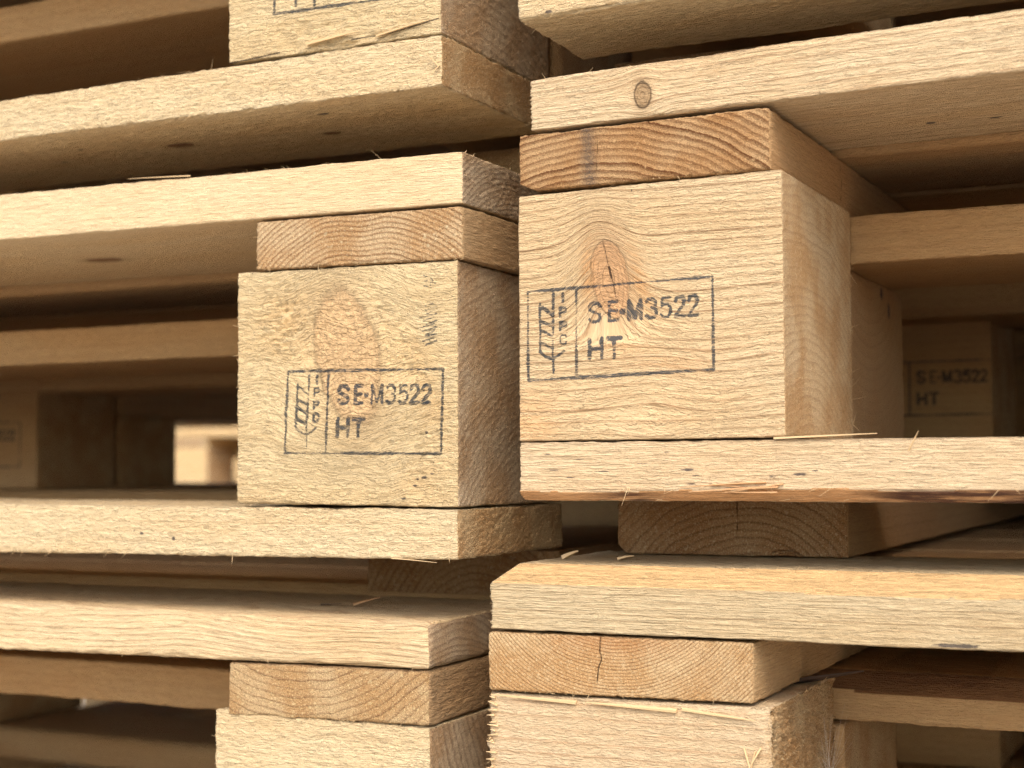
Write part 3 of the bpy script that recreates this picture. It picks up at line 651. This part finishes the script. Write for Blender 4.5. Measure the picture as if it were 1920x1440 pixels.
b_LS = piece('stringer_board', l, axis(-117, -23.1, .45), axis(0, 800, 14, (0, 60), 1.2), axis(67.8, 88.6, .45), grain='y', mats=M['string_wavy'],
      warp=(-117, 69.3, 88.9, -23, 68.0, 88.0), pith=(-66, 22), sp=2.05, seed=45, amp=.35, chip=.8, rnd=.8,
      bulge=lambda P: -1.8 * np.exp(-((P[:, 0] + 66) / 9) ** 2) + 1.0 * np.exp(-((P[:, 0] + 88) / 10) ** 2))
b_LD = piece('deck_board', l, axis(-1223, -23, 14, (-262, -23), .7), axis(0, 140, 1.5), axis(89, 110, .6), mats=M['cream_fine'],
      warp=(-254, 90.9, 111.3, -23, 89.2, 108.9), pith=(46, 40), sp=2.2, seed=47, amp=.3, chip=.6, rough_ends=.4,
      knots=[dict(plane='xy', c=(-257, 72), r=(10, 5.5), amp=4, w=1.9, ring=.4, face=(2, 0))])
b_LBt = piece('bottom_board', l, axis(-1225, -25.5, 14, (-262, -25.5), .65), axis(0, 97, 1.2), axis(-45.6, -26, .6), mats=M['cream'],
      warp=(-252, -46.2, -25.6, -25.5, -44.8, -26.1), pith=(30, -8), sp=2.8, seed=49, amp=.5, chip=1.2, rough_ends=.4,
      spots=[('xz', (1, 0), c_, r_) for c_, r_ in (((-174, -37.1), (1.5, .6)), ((-157.5, -39), (1.0, 1.1)), ((-178, -36), (.8, .4)))])
# the visible end grain of this board is tan rather than grey
b_LBt.data.materials[1] = end_tan
piece('runner_board', l, axis(-128, -31, .9), axis(105, 800, 14, (105, 240), 2.5), axis(-67.8, -47, .7), grain='y', mats=M['skid'], pith=(-70, -90), sp=3.2, seed=51, amp=.3)
rough('block', l, (-124, -27), (108, 208), (-25, 45.6), seed=52)
piece('block', l, axis(-657, -557, .9), axis(350, 436, 4), axis(-25, 47, .9), mats=M['inner'], pith=(400, 120), sp=4, seed=53, stamps=[(-644, -9, 1.0, STAMP, 0, 0)])
rough('block', l, (-657, -557.5), (442, 512), (-25, 31), seed=54)
rough('stringer_board', l, (-655, -557.6), (440, 800), (31.6, 52), grain='y', seed=55)
pallet_body(l, -1225, -25, -25.3, (-125, -25), 400, deck=((152, 250), (258, 350), (362, 455), (465, 560), (570, 660), (668, 735), (742, 800)),
            mid_x=(-832, -732), xb_y=(140, 258), xb_z=(72.8, 92.6), skip_mid_back=True)
fringe(b_LD, (-254, 0, 111), (-24, 0, 109), 34, 41, out=(0, -.5, .9), ln=(1, 5), th=.12)
fringe(b_LD, (-24, 2, 109), (-24, 90, 109), 50, 42, out=(.6, 0, .8), ln=(.5, 2), th=.2)
fringe(b_LBt, (-252, 0, -46), (-26, 0, -44.8), 80, 43, out=(0, -.5, -.9), ln=(1, 6), th=.14)
fringe(b_LBt, (-25.6, 0, -44), (-25.6, 0, -27), 30, 44, out=(.6, -.6, 0), ln=(.6, 2.6), th=.2)
fringe(b_LB, (-126, 0, -23), (-126, 0, 68), 46, 45, out=(-1, -.3, 0), ln=(.5, 2.2), th=.2)
fringe(b_LB, (-25.3, 0, -24), (-25.3, 0, 67), 30, 46, out=(.6, -.6, 0), ln=(.4, 1.6), th=.16)
fringe(b_LB, (-25.3, 3, 0), (-25.3, 95, 0), 10, 47, out=(1, 0, 0))
fringe(b_LS, (-117, 0, 69), (-23, 0, 68), 40, 48, out=(0, -.6, -.7), ln=(.5, 2))
fringe(b_LS, (-117, 0, 69), (-117, 0, 88), 14, 49, out=(-1, -.3, 0), ln=(.5, 4))
slivers('splinter', b_LD, [((-150, -.1, 110.6), (-182, -.5, 111.7), .9, .5, .01)], pale, 42)
slivers('splinter', b_LBt, [((-54, -.2, -44.8), (-34, -1.2, -46.4), .7, .4, .02)], pale, 43)

# ---- left stack, upper pallet
l = pallet_root('topmost pine pallet of left stack, its stamped block cut by the picture edge', GL, (-625, 400, 109))
def dentA(P):
    x, z = P[:, 0], P[:, 2]
    return 2.2 * np.exp(-(((x + 80) / 22) ** 2 + ((z - 158) / 4) ** 2)) * (.4 + .8 * vnoise(x * .15, z * .5, z * 0)) + 1.5 * np.exp(-(((x + 85) / 20) ** 2 + ((z - 166) / 3) ** 2)) * (.3 + .7 * vnoise(x * .3, z * .8, z * 0))
b_AB = piece('block', l, axis(-131, -32, .5), axis(0, 100, .9, (0, 6), .6), axis(155.2, 246, 3, (155, 184), .45), mats=M['block_left'], amp=.45, chip=1.2,
      pith=(40, 40), sp=3.8, seed=61, dent=[dentA], stamps=[(-108.5, 172.9, 1.0, STAMP, -.02, 0)],
      cracks=[('xz', (1, 0), [(-131, 155.3), (-120, 156), (-106, 156.8)], .25), ('xz', (1, 0), [(-72, 157.8), (-50, 158.6), (-33, 161)], .2)])
b_ABt = piece('bottom_board', l, axis(-1230, -31.6, 14, (-262, -31.6), .65), axis(0, 96, 1.2), axis(134.5, 155, .6), mats=M['cream'],
      warp=(-254, 135.3, 153.6, -31.6, 134.9, 155.0), pith=(40, 90), sp=3.0, seed=63, amp=.6, chip=1.2, rnd=.7,
      knots=[dict(plane='xy', c=(-189, 44), r=(6.5, 3.6), amp=3, w=2, ring=.5, face=(2, 0)), dict(plane='xy', c=(-114.5, 52.6), r=(4, 2.2), amp=1.2, w=2, ring=.9, face=(2, 0))],
      spots=[('xy', (2, 0), (-98.3, 20.1), (4, 2.0)), ('xy', (2, 0), (-52.7, 34.8), (3.4, .8)), ('xy', (2, 0), (-262, 50), (2.4, 1.4)), ('xy', (2, 0), (-235, 30), (2.4, 1.0))])
b_ABt.data.materials[1] = end_tan
rough('runner_board', l, (-128, -34), (110, 800), (112, 133.6), seed=64, grain='y')
rough('stringer_board', l, (-128, -34), (0, 800), (246.6, 267), seed=65, grain='y')
rough('deck_board', l, (-1230, -32), (0, 140), (267.6, 288), seed=66)
rough('block', l, (-130, -34), (108, 208), (155.4, 225), seed=67)
pallet_body(l, -1230, -31, 155.2, (-130, -33), 500, deck=((152, 250), (258, 350), (362, 455), (465, 560), (570, 660), (668, 735), (742, 800)), xb_y=(112, 230), xb_z=(66, 86), short=66)
fringe(b_ABt, (-254, 0, 153.4), (-132, 0, 154.6), 24, 61, out=(0, -.4, .9), ln=(1, 6), th=.12)
fringe(b_ABt, (-254, 0, 135), (-32, 0, 135), 20, 62, out=(0, -.5, -.8), ln=(1, 3), th=.14)
fringe(b_ABt, (-200, -.3, 145), (-40, -.3, 147), 30, 63, out=(0, -.6, .2), ln=(1, 5), th=.1)
slivers('splinter', b_ABt, [((-33, -.4, 142.5), (-37.6, -2.4, 147.5), .8, .4, .05), ((-32.5, -.3, 143), (-35.6, -1.6, 139.6), .7, .4, -.03)], pale, 61, True)
slivers('splinter', b_AB, [((-60, -.6, 157.6), (-36, -1.0, 160.4), 2.0, .6, .02), ((-92, -.4, 158.5), (-68, -1.2, 160.2), 3.2, 1.2, .01)], pale, 62, True)

# ---- left stack, lower pallet
l = pallet_root('pine pallet in left stack with broad curved rings over a plain unstamped block', GL, (-640, 400, -251))
def bulgeC(P): return 3.2 * np.exp(-((P[:, 0] + 155) / 26) ** 2) + 1.2 * vnoise(P[:, 0] * .03, P[:, 2] * .1, P[:, 2] * 0)
b_DD = piece('deck_board', l, axis(-1238, -37.9, 14, (-262, -37.9), .65), axis(0, 98, 1.0), axis(-87, -68.5, .6), mats=M['pinkgrain'],
      warp=(-251, -88.4, -68.3, -38, -86.2, -68.7), pith=(20, -150), sp=2.3, seed=71, amp=.3, chip=.8, rnd=2.2, bulge=bulgeC,
      spots=[('xy', (2, 1), (-112, 44), (4, 2.5))])
b_DS = piece('stringer_board', l, axis(-129.9, -37.9, .45), axis(0, 800, 14, (0, 60), 1.2), axis(-108.4, -87.4, .45), grain='y', mats=M['string_pale'],
      warp=(-129.9, -108.8, -88.0, -38, -107.3, -86.8), pith=(-96, -30), sp=3.3, seed=73, amp=.4, chip=.8, rnd=1.3)
b_DB = piece('block', l, axis(-136.5, -38, .5), axis(0.6, 100, 1.0), axis(-199, -107.4, 3, (-132, -107.4), .5), mats=M['cream'], pith=(150, -60), sp=4, seed=75, amp=.5, chip=.6,
      warp=(-136.5, -199, -107.2, -38, -199, -107.9))
rough('bottom_board', l, (-1238, -38), (0, 97), (-221, -199.6), seed=76)
rough('runner_board', l, (-134, -42), (105, 800), (-243, -221.6), seed=77, grain='y')
rough('block', l, (-134, -42), (108, 208), (-199, -128.6), seed=78)
pallet_body(l, -1238, -38, -199.2, (-136, -40), 600, deck=((106, 200), (212, 305), (316, 410), (420, 510), (520, 610), (618, 705), (712, 800)), mid_x=(-700, -600), xb_y=(105, 205), xb_z=(71.6, 92))
fringe(b_DD, (-38.3, 2, -68.6), (-38.3, 95, -68.6), 90, 71, out=(.4, 0, 1), ln=(.4, 1.6), th=.25)
fringe(b_DD, (-250, 0, -88), (-40, 0, -86), 26, 72, out=(0, -.6, -.7), ln=(.8, 3))
fringe(b_DS, (-129, 0, -108.4), (-38, 0, -107.2), 60, 73, out=(0, -.6, -.7), ln=(.5, 2))
fringe(b_DB, (-136.5, .6, -108), (-136.5, .6, -130), 14, 74, out=(-1, -.2, 0), ln=(.5, 2.4))

# ------------------------------------------------------------------ loose bits lying on the boards
def chip_thing(label, pts, mat, seed, group):
    o = slivers('wood_chip', None, pts, mat, seed); o['label'] = label; o['category'] = 'wood chip'; o['group'] = group; return o
GC = 'wood chips lying on the deck boards'
chip_thing('reddish curled wood chip lying on the lower left deck board', [((-99, 45, -67.6), (-90, 52, -65.6), 3.4, .7, .06)], reds, 81, GC)
chip_thing('dark flat flake on the lower left deck board, left of the reddish curled chip', [((-113, 42, -67.8), (-105, 46, -67.6), 2.6, .5, 0)], M['inner'][0], 82, GC)
chip_thing('palest upright wood crumb at the left end of the waney deck board', [((2, 34, -45.6), (8, 36, -43.4), 5.0, 1.6, .1)], pale, 83, GC)
chip_thing('small flat chip on the waney deck board near the runner corner', [((24, 36, -45.6), (30, 38, -44.8), 4.0, 1.0, .08)], pale, 84, GC)
# cobweb threads at the side of the lower right block
rn = random.Random(9); pts = []
for i in range(26):
    a0 = Vector((97, 66, -124)) + Vector((rn.uniform(-1.5, 1), rn.uniform(-2, 2), rn.uniform(-3, 0)))
    ang = rn.uniform(-.5, 1.0) if i < 18 else rn.uniform(-.9, .2)
    if i < 18: b0 = a0 + Vector((rn.uniform(-8, 14), rn.uniform(-14, 2), rn.uniform(12, 30)))
    else: b0 = a0 + Vector((rn.uniform(4, 14), rn.uniform(-4, 4), rn.uniform(-8, 3)))
    pts.append((a0, b0, .07, .06, rn.uniform(-.05, .05)))
o = slivers('cobweb', None, pts, cobw, 9); o['label'] = 'fine cobweb threads fanning out beside the lower right block'; o['category'] = 'cobweb'

# ------------------------------------------------------------------ plain pallets: the rest of both stacks and the stack seen through the gap, plus added light blockers
plain = pallet_root('plain pine pallet at the bottom of the left stack', GL, (-625, 400, -1000))
z0 = -956
rough('bottom_board', plain, (-1225, -25), (0, 97), (z0 - 22, z0 - .6), seed=90, key='gold')
rough('runner_board', plain, (-122, -30), (75, 800), (z0 - 44, z0 - 22.6), seed=91, grain='y', key='gold')
rough('block', plain, (-125, -25), (0, 100), (z0, z0 + 90.4), seed=92, key='gold')
rough('stringer_board', plain, (-122, -27), (0, 800), (z0 + 91, z0 + 112.4), seed=93, grain='y', key='gold')
rough('deck_board', plain, (-1225, -25), (0, 96), (z0 + 113.6, z0 + 134.5), seed=94, key='gold')
rough('block', plain, (-125, -25), (108, 208), (z0, z0 + 70.4), seed=95, key='gold')
pallet_body(plain, -1225, -25, z0, (-125, -25), 700, key='gold')

def copy_tree(root, delta, label, group):
    r_ = root.copy(); COL.objects.link(r_); r_.location = root.location + Vector(delta) * MM
    r_['label'] = label; r_['group'] = group
    for ch in list(root.children):
        c = ch.copy(); COL.objects.link(c); c.parent = r_
        for g in ch.children:
            d_ = g.copy(); COL.objects.link(d_); d_.parent = c
    return r_
GROUND = -1000
ords = ['second', 'third', 'fourth']
for k in range(3):
    copy_tree(plain, (6 * (-1) ** k, 4 * k, 179.6 * (k + 1)), 'plain pine pallet, %s from the ground in the left stack' % ords[k], GL)
ords = ['lowest', 'second', 'third', 'fourth']
for k in range(4):
    copy_tree(plain, (1225 + 5 * (-1) ** k, 5 * k, 179.6 * k + (12 if k == 3 else 0)), 'plain pine pallet, %s from the ground in the right stack' % ords[k], GR)
copy_tree(plain, (0, 0, 1290), 'unseen pine pallet added over the left stack to block skylight', GL)  # out of view, added to stop light falling through the decks below
copy_tree(plain, (1225, 0, 1314), 'unseen pine pallet added over the right stack to block skylight', GR)  # likewise added above the frame to keep the sky out
places = ['lowest', 'second', 'third', 'fourth', 'fifth', 'sixth', 'seventh', 'topmost']
for k in range(8):
    copy_tree(plain, (-2100 + 14 * ((k * 3) % 4), 3500 + 9 * (k % 2), 179.6 * k), 'sunlit blurred pallet in the farther of the two distant stacks, %s from the ground' % places[k], 'pallets in the distant stacks')
    copy_tree(plain, (-1280 + 14 * ((k * 5) % 3), 2250 + 9 * (k % 2), 179.6 * k), 'sunlit blurred pallet in the nearer of the two distant stacks, %s from the ground' % places[k], 'pallets in the distant stacks')

for k in range(7):  # stack added at the back to darken the right stack's openings
    copy_tree(plain, (1240 + 7 * ((k * 3) % 4), 860 + 6 * (k % 2), 179.6 * k), 'plain pine pallet in the added light-blocking stack behind the right stack, %s from the ground' % places[k], 'pallets in the added light-blocking stack behind the right stack')
# ------------------------------------------------------------------ ground
gm = bpy.data.materials.new('yard_concrete'); t = NT(gm)
tc = t.n.new('ShaderNodeTexCoord').outputs['Object']
n1 = t.noise(tc, 1.2, 6, .6); n2 = t.noise(tc, 60, 4, .7)
t.l.new(t.mix(t.mapr(n2, .3, .7, 0, .4), t.mix(n1, (.50, .44, .36), (.60, .53, .44)), (.34, .30, .24)), t.b.inputs['Base Color'])
t.b.inputs['Roughness'].default_value = .9
bp = t.n.new("ShaderNodeBump"); bp.inputs['Distance'].default_value = .004; t.l.new(n2, bp.inputs['Height']); t.l.new(bp.outputs[0], t.b.inputs['Normal'])
N_ = 60; V = []; Fc = []
for i in range(N_ + 1):
    for j in range(N_ + 1): V.append(((i / N_ - .5) * 300, (j / N_ - .5) * 300, 0))
for i in range(N_):
    for j in range(N_):
        a_ = i * (N_ + 1) + j; Fc.append((a_, a_ + N_ + 1, a_ + N_ + 2, a_ + 1))
me = bpy.data.meshes.new('ground'); me.from_pydata(V, [], Fc); me.materials.append(gm)
g = bpy.data.objects.new('ground', me); COL.objects.link(g); g.location = (0, 0, GROUND * MM - .0005); g['kind'] = 'structure'
print('TRIS', sum(len(o.data.polygons) * 2 for o in bpy.data.objects if o.type == 'MESH') )
